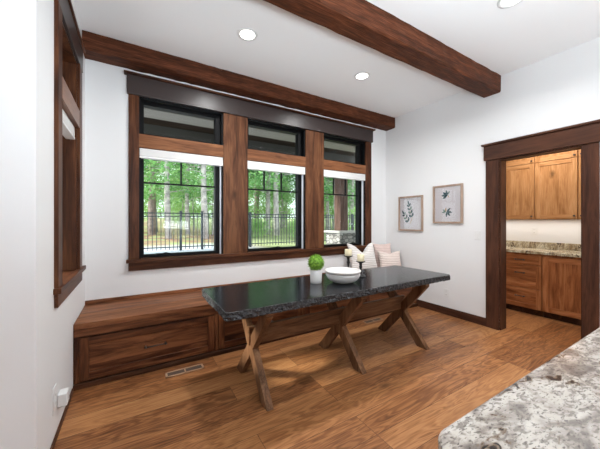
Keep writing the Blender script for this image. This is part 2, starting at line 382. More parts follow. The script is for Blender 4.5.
# pantry shell
bm = NB(); box(bm, 5.50, 5.62, 0.1, 3.1, 0, 2.75); struct('wall_pantry_back', bm, WALL)
bm = NB(); box(bm, R+.14, 5.62, 3.0, 3.1, 0, 2.75); struct('wall_pantry_left', bm, WALL)
bm = NB(); box(bm, R+.14, 5.62, 0.1, 0.2, 0, 2.75); struct('wall_pantry_right', bm, WALL)
bm = NB(); box(bm, R+.14, 5.62, 0.1, 3.1, 2.75, 2.85); struct('ceiling_pantry', bm, CEIL)

# ceiling beams
def beam(y0, y1, z0, label, seed):
    random.seed(seed)
    bm = NB(); n = 60; xs = [L + .001 + (R-L-.002)*i/n for i in range(n+1)] if y1 > 3 else [-2.99 + (R+2.98)*i/n for i in range(n+1)]
    rings = []
    for x in xs:
        j = lambda s=.004: random.uniform(-s, s)
        rings.append([bm.verts.new(p) for p in ((x, y0+j(), C+.001), (x, y0+j(), z0+.012+j()), (x, y0+.012+j(), z0+j()), (x, y1-.012+j(), z0+j()), (x, y1+(0 if y1 > 3 else j()), z0+.012+j()), (x, y1, C+.001))])
    for A, B in zip(rings, rings[1:]):
        for k in range(6): bm.faces.new((A[k], A[(k+1) % 6], B[(k+1) % 6], B[k]))
    bm.faces.new(rings[0]); bm.faces.new(rings[-1][::-1])
    return tag(obj('ceiling_beam', bm, BEAM), label, 'beam')
beam(1.655, 1.860, 2.940, 'brown stained wooden beam crossing the open white ceiling between the downlights', 1)
beam(W-.207, W-.001, 2.969, 'brown stained wooden beam along the window wall just above the header', 2)

# ------------------------------------------------------------------ trim and windows (u along the wall, w out of the room)
def back(bm, u0, u1, w0, w1, z0, z1, mi=0): box(bm, u0, u1, W+w0, W+w1, z0, z1, mi)
def left(bm, u0, u1, w0, w1, z0, z1, mi=0): box(bm, L-w0, L-w1, u0, u1, z0, z1, mi)
# header + caps
bm = NB(); back(bm, -.058, 3.535, -.042, 0, ZT, 2.905); o = struct('trim_1', bm, HEAD, bevel=.003)
bm = NB(); back(bm, -.085, 3.56, -.075, 0, 2.905, 2.925); struct('trim_2', bm, TRIM_X, bevel=.003)
n_ = 3
for a, b, m in ((-.044, .053, TRIM_Z), (.965, 1.280, MULL_Z), (2.180, 2.506, MULL_Z), (3.385, 3.514, TRIM_Z)):
    bm = NB(); back(bm, a, b, -.022, 0, ZS+.01, ZT); struct('trim_%d' % n_, bm, m, bevel=.002); n_ += 1
for a, b in WIN:
    bm = NB(); back(bm, a, b, -.020, .06, ZR0, ZR1); struct('trim_%d' % n_, bm, RAIL_X, bevel=.002); n_ += 1
bm = NB(); back(bm, -.065, 3.54, -.055, 0, .905, .94)
for a, b in WIN: back(bm, a, b, 0, .14, .905, .94)
struct('trim_%d' % n_, bm, TRIM_X, bevel=.003); n_ += 1
bm = NB(); back(bm, -.045, 3.515, -.024, 0, .818, .905); struct('trim_%d' % n_, bm, TRIM_X, bevel=.003); n_ += 1
# left wall
bm = NB(); left(bm, 2.19, 3.20, -.020, 0, ZT, 2.905); struct('trim_%d' % n_, bm, HEAD, bevel=.003); n_ += 1
bm = NB(); left(bm, 2.17, 3.235, -.034, 0, 2.905, 2.925); struct('trim_%d' % n_, bm, TRIM_Y, bevel=.003); n_ += 1
for a, b in ((2.22, 2.33), (3.02, 3.14)):
    bm = NB(); left(bm, a, b, -.022, 0, ZS+.01, ZT); struct('trim_%d' % n_, bm, TRIM_Z, bevel=.002); n_ += 1
bm = NB(); left(bm, LWY[0], LWY[1], -.020, .06, ZR0, ZR1); struct('trim_%d' % n_, bm, RAIL_Y, bevel=.002); n_ += 1
bm = NB(); left(bm, 2.20, 3.24, -.038, .0, .905, .94); left(bm, LWY[0], LWY[1], 0, .16, .905, .94); struct('trim_%d' % n_, bm, TRIM_Y, bevel=.003); n_ += 1
bm = NB(); left(bm, 2.22, 3.16, -.020, 0, .818, .905); struct('trim_%d' % n_, bm, TRIM_Y, bevel=.003); n_ += 1

def window(idx, put, a, b, muntins, jambmat, deep=0.0):
    g = sgroup('window_%d' % idx, (0, 0, 0))
    def part(name, f, m, **k):
        bm = NB(); f(bm); return obj(name, bm, m, g, **k)
    z0, z1 = .94, ZR0
    w0 = .07 + deep; wg = .115 + deep
    # jamb boards
    def jb(bm):
        for za, zb in ((.94, ZR0), (ZR1, ZT)):
            put(bm, a-.001, a+.018, 0, T, za, zb); put(bm, b-.018, b+.001, 0, T, za, zb)
        put(bm, a, b, 0, T, ZT-.018, ZT+.001)
    part('window_jamb', jb, jambmat)
    def fr(z0, z1, t, tb, tt):
        def f(bm):
            put(bm, a+.018, a+t, w0, wg+.04, z0, z1); put(bm, b-t-.03, b-.018, w0, wg+.04, z0, z1)
            put(bm, a+t, b-t-.03, w0, wg+.04, z0, z0+tb); put(bm, a+t, b-t-.03, w0, wg+.04, z1-tt, z1)
        return f
    part('window_frame', fr(.94, ZR0, .048, .034, .03), BLACK, bevel=.003)
    part('transom_frame', fr(ZR1, ZT, .048, .034, .055), BLACK, bevel=.003)
    def mu(bm):
        put(bm, a+.045, b-.075, wg-.012, wg+.012, 1.776, 1.794)
        for u in muntins: put(bm, u-.009, u+.009, wg-.011, wg+.011, 1.79, ZR0)
    part('muntin', mu, BLACK)
    def gl(z0, z1): return lambda bm: put(bm, a+.045, b-.075, wg-.002, wg+.002, z0, z1)
    part('glass_pane', gl(.97, ZR0-.025), GLASS); part('glass_pane', gl(ZR1+.03, ZT-.05), GLASS)
    def ch(bm):
        put(bm, b-.030, b-.018, .022+deep*2.0, .055+deep*2.0, .94, ZR0-.09)
    part('blind_channel', ch, CHAN)
    return g
def crank(g, u, w):
    bm = NB(); box(bm, u-.05, u+.05, W+.045, W+.07, .955, .985); tube(bm, [(u+.03, W+.05, .985), (u+.05, W+.03, .99), (u+.10, W+.028, .978)], .006, 8); obj('crank_handle', bm, BLACK, g)
w = window(1, back, WIN[0][0], WIN[0][1], [.492], BLACK); crank(w, .27, 0)
w = window(2, back, WIN[1][0], WIN[1][1], [1.572, 1.842], BLACK); crank(w, 1.70, 0)
w = window(3, back, WIN[2][0], WIN[2][1], [2.80, 3.05], BLACK); crank(w, 3.1, 0)
window(4, left, LWY[0], LWY[1], [2.56, 2.79], TRIM_Z, deep=.05)
def blind(put, a, b, label, w=0):
    bm = NB(); put(bm, a+.004, b-.004, -.012+w, .045+w, 2.062, ZR0-.004)
    o = obj('roller_blind', bm, BLIND, bevel=.004)
    tag(o, label, 'blind', 'raised white window blinds')
    bm = NB(); put(bm, a+.004, b-.004, -.016+w, .049+w, 2.040, 2.060); obj('bottom_rail', bm, WHITE, o, bevel=.004)
blind(back, *WIN[0], 'white raised blind atop the leftmost of three windows on the long wall')
blind(back, *WIN[1], 'white raised blind atop the middle one of three windows on the long wall')
blind(back, *WIN[2], 'white raised blind atop the rightmost window, nearest the framed pictures')
blind(left, *LWY, 'white raised blind seen edge-on in the window of the narrow left wall', w=.024)

# door casing (structure)
g = sgroup('door_1')
for a, b in ((1.676, 1.823), (0.832-.02, 0.930)):
    bm = NB(); box(bm, R-.022, R, a, b, 0, DZ); obj('door_casing', bm, DTRIM_Z, g, bevel=.002)
bm = NB(); box(bm, R-.042, R, .795, 1.838, DZ, 2.305); obj('door_header', bm, DTRIM_Y, g, bevel=.003)
bm = NB(); box(bm, R-.065, R, .775, 1.858, 2.305, 2.327); obj('header_cap', bm, DTRIM_Y, g, bevel=.003)
for a, b in ((1.661, 1.677), (.929, .945)):
    bm = NB(); box(bm, R, R+.14, a, b, 0, DZ); obj('door_jamb', bm, DTRIM_Z, g)
bm = NB(); box(bm, R, R+.14, .945, 1.661, DZ-.016, DZ+.001); obj('door_jamb', bm, DTRIM_Y, g)
bm = NB()
for a, b in ((1.676, 1.823), (0.832-.02, 0.930)): box(bm, R+.14, R+.16, a, b, 0, DZ+.1)
obj('door_casing', bm, DTRIM_Z, g)
# baseboards
bm = NB(); box(bm, R-.016, R, 1.823, 2.84, 0, .105); struct('baseboard_right', bm, DTRIM_Y, bevel=.002)
bm = NB(); box(bm, R-.016, R, -4.5, .812, 0, .105); struct('baseboard_right_near', bm, DTRIM_Y, bevel=.002)
bm = NB(); box(bm, L, L+.010, 1.86, 2.80, 0, .032); struct('baseboard_left', bm, DTRIM_Y, bevel=.002)
bm = NB(); box(bm, -3.0, L+.010, 1.85, 1.86, 0, .032); struct('baseboard_return', bm, TRIM_X, bevel=.002)

# ------------------------------------------------------------------ storage bench
BF = 2.84
t = thing('storage_bench', 'long built-in wooden storage bench with drawers under the window wall', 'bench', (1.74, 3.15, 0))
x0, x1 = L+.003, R-.003
bm = NB(); box(bm, x0, x1, BF+.02, W-.002, .045, .475); obj('bench_body', bm, BEN_X, t)
bm = NB(); box(bm, x0, x1, BF-.002, 3.13, .475, .520); obj('seat_board', bm, SEAT, t, bevel=.003)
bm = NB(); box(bm, x0, x1, 3.131, W-.002, .475, .520); obj('seat_board', bm, BEN_X, t, bevel=.003)
bm = NB(); box(bm, x0, x1, BF-.002, BF+.02, .408, .474); obj('apron', bm, BEN_X, t, bevel=.003)
bm = NB(); box(bm, x0, x1, W-.024, W-.002, .52, .556); obj('backboard', bm, BEN_X, t, bevel=.003)
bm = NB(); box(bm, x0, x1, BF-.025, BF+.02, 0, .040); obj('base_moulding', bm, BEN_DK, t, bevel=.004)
units = [(-.378, .702), (.737, 1.742), (1.777, 2.742), (2.777, 3.852)]
sx = [x0] + [v for u in units for v in u] + [x1]
for i in range(0, len(sx), 2):
    bm = NB(); box(bm, sx[i], sx[i+1], BF+.002, BF+.022, .04, .408); obj('stile', bm, BEN_Z, t, bevel=.002)
def shaker(bm, u0, u1, z0, z1, st, put, dep=.010, panel=True):
    put(bm, u0, u0+st, z0, z1, 0, .020, 1); put(bm, u1-st, u1, z0, z1, 0, .020, 1)
    put(bm, u0+st, u1-st, z0, z0+st, 0, .020, 0); put(bm, u0+st, u1-st, z1-st, z1, 0, .020, 0)
def barpull(parent, p0, p1, out, m=METAL, r=.0055):
    bm = NB(); p0 = Vector(p0); p1 = Vector(p1); d = (p1-p0).normalized(); o = Vector(out)
    tube(bm, [p0-d*.012+o*.032, p1+d*.012+o*.032], r, 10)
    for p in (p0, p1): tube(bm, [p+o*.001, p+o*.032], r*1.1, 10); tube(bm, [p+o*.027-d*.008, p+o*.037+d*.008], r*1.6, 8)
    return obj('handle', bm, m, parent)
for u0, u1 in units:
    put = lambda bm, a, b, z0, z1, d0, d1, mi: box(bm, a, b, BF-.004, BF+.02, z0, z1, mi)
    bm = NB(); shaker(bm, u0+.004, u1-.004, .050, .400, .062, put)
    d = obj('drawer', bm, [BEN_X, BEN_Z], t, bevel=.0025)
    bm = NB(); box(bm, u0+.06, u1-.06, BF+.012, BF+.019, .105, .345); obj('panel', bm, BEN_X, d)
    c = (u0+u1)/2 + .012
    barpull(d, (c-.08, BF-.002, .232), (c+.08, BF-.002, .232), (0, -1, 0))
# ------------------------------------------------------------------ floor registers
def register(x, y, rz, label):
    t = thing('floor_register', label, 'vent', (x, y, 0), 'wooden floor vents')
    bm = NB(); hw, hd = .16, .046
    for a, b, c_, d_ in ((-hw, hw, -hd, -hd+.016), (-hw, hw, hd-.016, hd), (-hw, -hw+.016, -hd, hd), (hw-.016, hw, -hd, hd), (-.006, .006, -hd, hd)):
        box(bm, x+a, x+b, y+c_, y+d_, 0, .004)
    obj('register_frame', bm, VENTM, t)
    bm = NB()
    box(bm, x-hw+.01, x+hw-.01, y-hd+.01, y+hd-.01, 0, .0012)
    for i in range(14):
        u = x-hw+.026+i*.0205
        box(bm, u, u+.008, y-hd+.014, y+hd-.014, 0, .0028)
    obj('louvre', bm, VENTD, t); return t
register(.40, 2.685, 0, 'pale wooden floor vent in front of the first bench drawer near the left wall')
register(2.79, 2.72, 0, 'pale wooden floor vent under the far right end of the table')

# ------------------------------------------------------------------ table
random.seed(7)
t = thing('dining_table', 'long dining table with a rough-edged black granite top on wooden trestle legs', 'table', (1.765, 2.15, 0))
TX0, TX1, TY0, TY1 = .512, 3.01, 1.772, 2.525
bm = NB()
pts = []
rc = .03
def edge(a, b, step=.014):
    n = max(1, int((Vector(b)-Vector(a)).length/step)); return [(a[0]+(b[0]-a[0])*i/n, a[1]+(b[1]-a[1])*i/n) for i in range(n)]
def arc(cx, cy, a0, a1, n=4): return [(cx+rc*math.cos(a0+(a1-a0)*i/n), cy+rc*math.sin(a0+(a1-a0)*i/n)) for i in range(n)]
pts += edge((TX0+rc, TY0), (TX1-rc, TY0)) + arc(TX1-rc, TY0+rc, -PI/2, 0) + edge((TX1, TY0+rc), (TX1, TY1-rc)) + arc(TX1-rc, TY1-rc, 0, PI/2)
pts += edge((TX1-rc, TY1), (TX0+rc, TY1)) + arc(TX0+rc, TY1-rc, PI/2, PI) + edge((TX0, TY1-rc), (TX0, TY0+rc)) + arc(TX0+rc, TY0+rc, PI, 1.5*PI)
cen = Vector((1.76, 2.15)); rings = []
from mathutils import noise
zs = [.760, .757, .748, .738, .727, .716, .706, .700]
for k, z in enumerate(zs):
    ring = []
    for i, p in enumerate(pts):
        a, b2 = Vector(pts[i-1]), Vector(pts[(i+1) % len(pts)]); tn = (b2-a).normalized(); nrm = Vector((tn.y, -tn.x))
        lo = noise.noise(Vector((p[0]*9, p[1]*9, 3.1)))*.005
        off = lo if k == 0 else lo + .003 + noise.noise(Vector((p[0]*45, p[1]*45, z*60)))*.011 + noise.noise(Vector((p[0]*14, p[1]*14, z*20)))*.007 - (.006 if k == 7 else 0)
        ring.append(bm.verts.new((p[0]+nrm.x*off, p[1]+nrm.y*off, z)))
    rings.append(ring)
N = len(pts)
f = bm.faces.new(rings[0]); f.material_index = 0
for A, B in zip(rings, rings[1:]):
    for i in range(N): bm.faces.new((A[i], A[(i+1) % N], B[(i+1) % N], B[i])).material_index = 1
bm.faces.new(rings[-1][::-1]).material_index = 1
obj('tabletop', bm, [DGRAN, CHISEL], t)
YC = (TY0+TY1)/2
def leg(x, s):
    """plank from one foot up to the opposite top; s=+1: foot in front"""
    off = .0 if s > 0 else .003
    fy, ty, hw = YC - s*.285, YC + s*.285, .060
    bm = NB(); prism(bm, [(fy-hw, 0), (fy+hw, 0), (ty+hw, .665), (ty-hw, .665)], 'X', x-.027+off, x+.027-off)
    return bm
for x in (.838, 1.752, 2.655):
    tr = obj('trestle', (lambda b: (box(b, x-.035, x+.035, YC-.335, YC+.335, .665, .700), b)[1])(NB()), LEG_X, t, bevel=.003)
    obj('leg', leg(x, 1), LEG_Z, tr, bevel=.003); obj('leg', leg(x, -1), LEG_Z, tr, bevel=.003)
bm = NB(); box(bm, .80, 2.70, YC-.018, YC+.018, .345, .492); obj('stretcher', bm, LEG_X, t, bevel=.003)

# ------------------------------------------------------------------ things on the table
TZ = .7605
t = thing('potted_plant', 'round green grassy ball plant in a small white pot on the black table', 'plant', (1.50, 2.20, TZ))
bm = NB(); lathe(bm, [(0, TZ), (.050, TZ), (.053, TZ+.004), (.059, TZ+.124), (.057, TZ+.126), (.052, TZ+.122), (.051, TZ+.11), (0, TZ+.11)], 1.50, 2.20, 36)
obj('pot', bm, POTM, t)
m, n, l, b = mat('topiary green'); tc = n.new('ShaderNodeTexCoord'); nz = n.new('ShaderNodeTexNoise'); nz.inputs['Scale'].default_value = 60
l.new(tc.outputs['Object'], nz.inputs['Vector']); r = ramp(n, [(0.35, (0.11, 0.25, 0.02)), (0.65, (0.36, 0.60, 0.08))]); l.new(nz.outputs['Fac'], r.inputs[0]); l.new(r.outputs[0], b.inputs['Base Color'])
b.inputs['Roughness'].default_value = .6; TOPI = m
random.seed(5)
bm = NB(); cx, cy, cz, rr = 1.50, 2.20, TZ+.190, .069
bmesh.ops.create_icosphere(bm, subdivisions=3, radius=rr*.97, matrix=Matrix.Translation((cx, cy, cz)))
for i in range(1900):
    v = Vector((random.gauss(0, 1), random.gauss(0, 1), random.gauss(0, 1))).normalized()
    if v.z < -.85: continue
    p = Vector((cx, cy, cz)) + v*rr*.9
    d = (v + Vector((random.gauss(0, .35), random.gauss(0, .35), random.gauss(0, .35)+.25))).normalized()
    s = d.cross(Vector((random.random(), random.random(), random.random()))).normalized()*.0022
    q = p + d*random.uniform(.018, .030)
    bm.faces.new([bm.verts.new(p-s), bm.verts.new(p+s), bm.verts.new(q)])
obj('foliage', bm, TOPI, t, recalc=False)
def bowl(name, x, y, z, r0, r1, h, label):
    bm = NB(); pr = [(0, z), (r0, z), (r0+.003, z+.004)]
    for i in range(1, 13):
        a = i/12; pr.append((r0+.004+(r1-r0-.004)*math.sin(a*PI/2)**.95, z+.004+(h-.004)*(1-math.cos(a*PI/2))**.92))
    th_ = .007; pr.append((r1-.002, z+h+.003)); pr.append((r1-th_, z+h))
    for i in range(11, 0, -1):
        a = i/12; pr.append((max(.01, r0+(r1-r0-.004)*math.sin(a*PI/2)**.95-th_), z+.010+(h-.006)*(1-math.cos(a*PI/2))**.92))
    pr.append((0, z+.012)); lathe(bm, pr, x, y, 56)
    return tag(obj(name, bm, CERAM), label, 'bowl', 'stacked white bowls')
bowl('serving_bowl', 1.735, 2.085, TZ, .062, .164, .088, 'wide white ceramic bowl on the table, lower of the two stacked bowls')
bowl('serving_bowl', 1.735, 2.085, TZ+.070, .085, .172, .046, 'wide white ceramic bowl resting inside another, upper of the two stacked bowls')
def candle(x, y, hs, label_s, label_c, r=.037, ch=.072):
    bm = NB(); z = TZ
    pr = [(0, z), (.052, z), (.054, z+.006), (.048, z+.014), (.026, z+.024), (.016, z+.034), (.020, z+.044), (.012, z+.056), (.012, z+hs*.55), (.019, z+hs*.62), (.013, z+hs*.70), (.016, z+hs-.022), (.034, z+hs-.012), (.048, z+hs-.006), (.049, z+hs), (0, z+hs)]
    lathe(bm, pr, x, y, 32); tag(obj('candle_holder', bm, IRON), label_s, 'candle holder', 'black pillar candle holders')
    z += hs + .0003
    bm = NB(); lathe(bm, [(0, z), (r-.001, z), (r, z+.003), (r, z+ch-.004), (r-.004, z+ch), (r-.012, z+ch-.003), (0, z+ch-.005)], x, y, 32)
    c = obj('pillar_candle', bm, WAX); tag(c, label_c, 'candle', 'cream pillar candles')
    bm = NB(); tube(bm, [(x, y, z+ch-.006), (x+.001, y, z+ch+.008)], .0015, 6); obj('wick', bm, IRON, c)
candle(2.075, 2.20, .165, 'black turned candle holder right of the bowls, nearer and lower of the pair', 'cream pillar candle on the nearer, lower black holder right of the bowls')
candle(2.085, 2.41, .200, 'black turned candle holder behind the white bowls, farther and higher of the pair', 'cream pillar candle on the farther, higher black holder behind the bowls', r=.040)

# ------------------------------------------------------------------ pillows on the bench
def pillow_mat(name, col, dark):
    m, n, l, b = mat(name); tc = n.new('ShaderNodeTexCoord'); v = n.new('ShaderNodeTexWave'); v.wave_type = 'BANDS'; v.bands_direction = 'Z'
    v.inputs['Scale'].default_value = 11; v.inputs['Distortion'].default_value = 1.6; v.inputs['Detail'].default_value = 2; v.inputs['Detail Scale'].default_value = 3
    l.new(tc.outputs['Object'], v.inputs['Vector']); r = ramp(n, [(0.25, dark), (0.6, col)]); l.new(v.outputs['Fac'], r.inputs[0])
    l.new(r.outputs[0], b.inputs['Base Color']); b.inputs['Roughness'].default_value = .9
    bp = n.new('ShaderNodeBump'); bp.inputs['Strength'].default_value = .5; bp.inputs['Distance'].default_value = .01; l.new(v.outputs['Fac'], bp.inputs['Height']); l.new(bp.outputs[0], b.inputs['Normal'])
    return m
PIL1 = pillow_mat('woven white cushion', (.80, .77, .74), (.66, .61, .57)); PIL2 = pillow_mat('blush cushion', (.74, .58, .53), (.62, .47, .43)); PIL3 = pillow_mat('cream patterned cushion', (.78, .68, .62), (.64, .52, .47))
def pillow(x, y, z, w, h, th, chop, rz, tilt, m, label, z_roll=0):
    bm = NB(); n = 26; V = {}
    for side in (1, -1):
        for i in range(n+1):
            for j in range(n+1):
                if side == -1 and (i in (0, n) or j in (0, n)): V[side, i, j] = V[1, i, j]; continue
                u, v = -1+2*i/n, -1+2*j/n
                bul = ((1-u*u)*(1-v*v))**.42
                px = u*w/2*(1-.10*(1-v*v)); pz = v*h/2*(1-.10*(1-u*u))
                top = max(0, v)
                pz -= chop*math.exp(-(u/.42)**2)*top**1.6
                th2 = th*(1-.35*math.exp(-(u/.35)**2)*top)
                V[side, i, j] = bm.verts.new((px, side*bul*th2/2, pz))
    for side in (1, -1):
        for i in range(n):
            for j in range(n):
                f = bm.faces.new((V[side, i, j], V[side, i+1, j], V[side, i+1, j+1], V[side, i, j+1])); f.smooth = True
    o = obj('throw_pillow', bm, m); o.location = (x, y, z); o.rotation_euler = (tilt, z_roll, rz)
    return tag(o, label, 'pillow', 'throw pillows at the right end of the bench')
pillow(3.13, 3.27, .765, .52, .50, .17, .15, -.12, -.28, PIL1, 'white woven pillow with a deep chop in its top, leftmost on the bench')
pillow(3.685, 3.36, .755, .34, .44, .14, .0, -.35, -.25, PIL2, 'blush pink pillow in the bench corner, behind the cream one')
pillow(3.64, 3.17, .695, .40, .34, .14, .03, -.45, -.32, PIL3, 'cream patterned pillow at the right end of the bench, in front of the pink one')

# ------------------------------------------------------------------ right wall: pictures, switch, outlet
def frame(y0, y1, z0, z1, label, draw):
    """y0 < y1; the viewer sees y1 on the left"""
    t = thing('framed_print', label, 'picture', (R, (y0+y1)/2, z0), 'framed botanical prints')
    fw, d = .026, .030; x1_ = R-.001; x0_ = R-d
    bm = NB(); box(bm, x0_, x1_, y0, y0+fw, z0, z1); box(bm, x0_, x1_, y1-fw, y1, z0, z1); box(bm, x0_, x1_, y0+fw, y1-fw, z0, z0+fw); box(bm, x0_, x1_, y0+fw, y1-fw, z1-fw, z1)
    obj('picture_frame', bm, FRAMEW, t, bevel=.002)
    bm = NB(); box(bm, R-.012, R-.002, y0+fw-.002, y1-fw+.002, z0+fw-.002, z1-fw+.002)
    p = obj('print', bm, PAPER, t)
    bm = NB()
    def P(u, v, k=0): return (R-.0125-k*.0004, y1-(y1-y0)*u, z1-(z1-z0)*v)
    def lf(bm, u, v, du, dv, wd, mi, k=1):
        a = Vector((u, v)); d_ = Vector((du, dv)); s = Vector((-dv, du)).normalized()*wd; nn = 7
        L1 = [a + d_*(i/nn) + s*math.sin(PI*i/nn)**.8 for i in range(nn+1)]; R1 = [a + d_*(i/nn) - s*math.sin(PI*i/nn)**.8 for i in range(1, nn)]
        f = bm.faces.new([bm.verts.new(P(q.x, q.y, k)) for q in L1 + R1[::-1]]); f.material_index = mi
    bm.free()
    for dr in draw:
        bm = NB(); dr(lf, bm); obj('botanical_drawing', bm, [LEAFD, LEAFL, LEAFO], p, recalc=False)
    bm = NB(); box(bm, R-.018, R-.0165, y0+fw-.002, y1-fw+.002, z0+fw-.002, z1-fw+.002); obj('glass', bm, PGLASS, t)
def sprig(lf, bm, u0, v0, u1, v1, n, size, lean):
    d = Vector((u1-u0, v1-v0)); lf(bm, u0, v0, d.x, d.y, .004, 2, 0)
    a = math.atan2(d.y, d.x)
    for i in range(n):
        k = (i+.6)/n; p = Vector((u0, v0)) + d*k
        for s in (-1, 1):
            an = a + s*lean; sz = size*(1-.25*k)
            lf(bm, p.x, p.y, sz*math.cos(an), sz*math.sin(an), sz*.26, 1 if (i+s) % 3 == 0 else 0, 1+i % 2)
    lf(bm, u1, v1, size*math.cos(a), size*math.sin(a), size*.2, 0, 1)
def sprig_a(lf, bm): sprig(lf, bm, .58, .66, .44, .26, 4, .15, .8)
def sprig_b(lf, bm): sprig(lf, bm, .46, .78, .24, .52, 3, .15, .8); lf(bm, .46, .84, .14, -.26, .010, 2, 0)
def cluster_a(lf, bm):
    for an in (2.5, 3.15, 3.8, 4.5): lf(bm, .50, .27, .21*math.cos(an), .14*math.sin(an), .030, 0)
    lf(bm, .50, .26, .08, -.10, .022, 1); lf(bm, .50, .27, .06, .06, .014, 2)
def cluster_b(lf, bm):
    for an in (.1, .85, 1.6, 5.5): lf(bm, .47, .70, .19*math.cos(an), .14*math.sin(an), .028, 0)
    for an in (3.0, 3.8, 4.6): lf(bm, .45, .70, .15*math.cos(an), .11*math.sin(an), .022, 1 if an < 4 else 2)
frame(2.727, 3.185, 1.19, 1.76, 'framed print with two dark leafy sprigs, left of the two pictures', (sprig_a, sprig_b))
frame(2.113, 2.552, 1.318, 1.872, 'framed print with two stacked leaf clusters, right of the two pictures', (cluster_a, cluster_b))
def plate(name, cx, cy, cz, w_, h_, normal, label, cat, kind):
    """wall plate; normal is 'x-' on right walls or 'x+' on left wall"""
    s = -1 if normal == 'x-' else 1
    t = thing(name, label, cat, (cx, cy, cz-h_/2))
    bm = NB(); box(bm, cx, cx+s*.006, cy-w_/2, cy+w_/2, cz-h_/2, cz+h_/2); obj('cover_plate', bm, WHITE, t, bevel=.003)
    if kind == 'switch':
        bm = NB(); box(bm, cx+s*.006, cx+s*.010, cy-w_*.22, cy+w_*.22, cz-h_*.30, cz+h_*.30); obj('rocker', bm, WHITE, t, bevel=.002)
    else:
        for dz in (-.026, .026):
            bm = NB(); box(bm, cx+s*.006, cx+s*.008, cy-.016, cy+.016, cz+dz-.014, cz+dz+.014); q = obj('socket', bm, WHITE, t, bevel=.002)
            bm = NB()
            for dy in (-.006, .006): box(bm, cx+s*.0078, cx+s*.0084, cy+dy-.0012, cy+dy+.0012, cz+dz-.003, cz+dz+.007)
            obj('slot', bm, METAL, q)
    return t
plate('light_switch', R, 1.926, 1.163, .08, .118, 'x-', 'white light switch on the white wall left of the doorway', 'light switch', 'switch')
plate('wall_outlet', R, 2.355, .313, .078, .118, 'x-', 'white outlet low on the wall beyond the right end of the table', 'outlet', 'outlet')
plate('wall_outlet', L, 2.225, .262, .085, .16, 'x+', 'white outlet seen edge-on low on the left wall near the floor', 'outlet', 'outlet')
bm = NB(); box(bm, L+.001, L+.05, 2.30, 2.38, .165, .245)
tag(obj('plug_in_adapter', bm, WHITE, bevel=.005), 'white plug-in box on the left wall just beyond the edge-on outlet', 'adapter')

# ------------------------------------------------------------------ downlights
def downlight():
    t = thing('downlight', '', 'ceiling light', (0, 0, C), 'recessed round downlights')
    bm = NB(); lathe(bm, [(.070, C-.001), (.074, C-.006), (.094, C-.005), (.097, C-.0005), (.070, C-.0005)], 0, 0, 40)
    o = obj('trim_ring', bm, WHITE, t); o.matrix_parent_inverse = Matrix.Translation((0, 0, -C))
    bm = NB(); lathe(bm, [(0, C-.0035), (.071, C-.003)], 0, 0, 40)
    o = obj('lens', bm, LENS, t); o.matrix_parent_inverse = Matrix.Translation((0, 0, -C))
    return t
D0 = downlight()
first = True
for x, y, lab in ((.94, 2.544, 'round recessed ceiling light above the leftmost window, farthest left of the three'),
                  (2.421, 2.543, 'round recessed ceiling light between the beams, nearer the right wall'),
                  (2.622, 1.040, 'round recessed ceiling light cut by the top edge, in front of the crossing beam')):
    if first: o = D0; o.location = (x, y, C); o['label'] = lab; first = False
    else: o = dup(D0, (x, y, C), lab)
    area('downlight_lamp', (x, y, C-.012), (0, 0, -1), .13, .13, CAN_POWER, CAN_COL, disk=True, spread=2.7)

# ------------------------------------------------------------------ island in the foreground
t = thing('kitchen_island', 'kitchen island with a polished cream, grey and brown granite top', 'island', (1.6, -.2, 0))
bm = NB(); rc2 = .055; IX0, IX1, IY0, IY1 = .496, 2.70, -.85, .342
def rr_poly(x0, x1, y0, y1, r, n=8):
    o = []
    for cx, cy, a in ((x1-r, y0+r, -PI/2), (x1-r, y1-r, 0), (x0+r, y1-r, PI/2), (x0+r, y0+r, PI)):
        o += [(cx+r*math.cos(a+PI/2*i/n), cy+r*math.sin(a+PI/2*i/n)) for i in range(n+1)]
    return o
prism(bm, rr_poly(IX0, IX1, IY0, IY1, rc2), 'Z', .880, .920); obj('countertop', bm, LGRAN, t, bevel=.006)
bm = NB(); box(bm, IX0+.05, IX1-.05, IY0+.05, IY1-.30, .09, .88); obj('cabinet_body', bm, CAB_Z, t)
bm = NB(); box(bm, IX0+.08, IX1-.08, IY0+.12, IY1-.34, 0, .09); obj('toe_kick', bm, BEN_DK, t)

# ------------------------------------------------------------------ pantry cabinets
PX = 4.90; PB = 5.498
def putx(X, th_=.02):
    return lambda bm, a, b, z0, z1, d0, d1, mi: box(bm, X-th_, X-.0005, a, b, z0, z1, mi)
def front(parent, name, X, y0, y1, z0, z1, st, mats, grain_mat, hw=None, knob=None):
    bm = NB(); shaker(bm, y0, y1, z0, z1, st, putx(X)); d = obj(name, bm, mats, parent, bevel=.002)
    bm = NB(); box(bm, X-.011, X-.003, y0+st-.003, y1-st+.003, z0+st-.003, z1-st+.003); obj('panel', bm, grain_mat, d)
    if hw: barpull(d, (X-.02, (y0+y1)/2-.05, hw), (X-.02, (y0+y1)/2+.05, hw), (-1, 0, 0))
    if knob:
        bm = NB(); y, z = knob; tube(bm, [(X-.019, y, z), (X-.032, y, z), (X-.034, y, z), (X-.045, y, z)], [.006, .006, .013, .013], 12); obj('knob', bm, METAL, d)
    return d
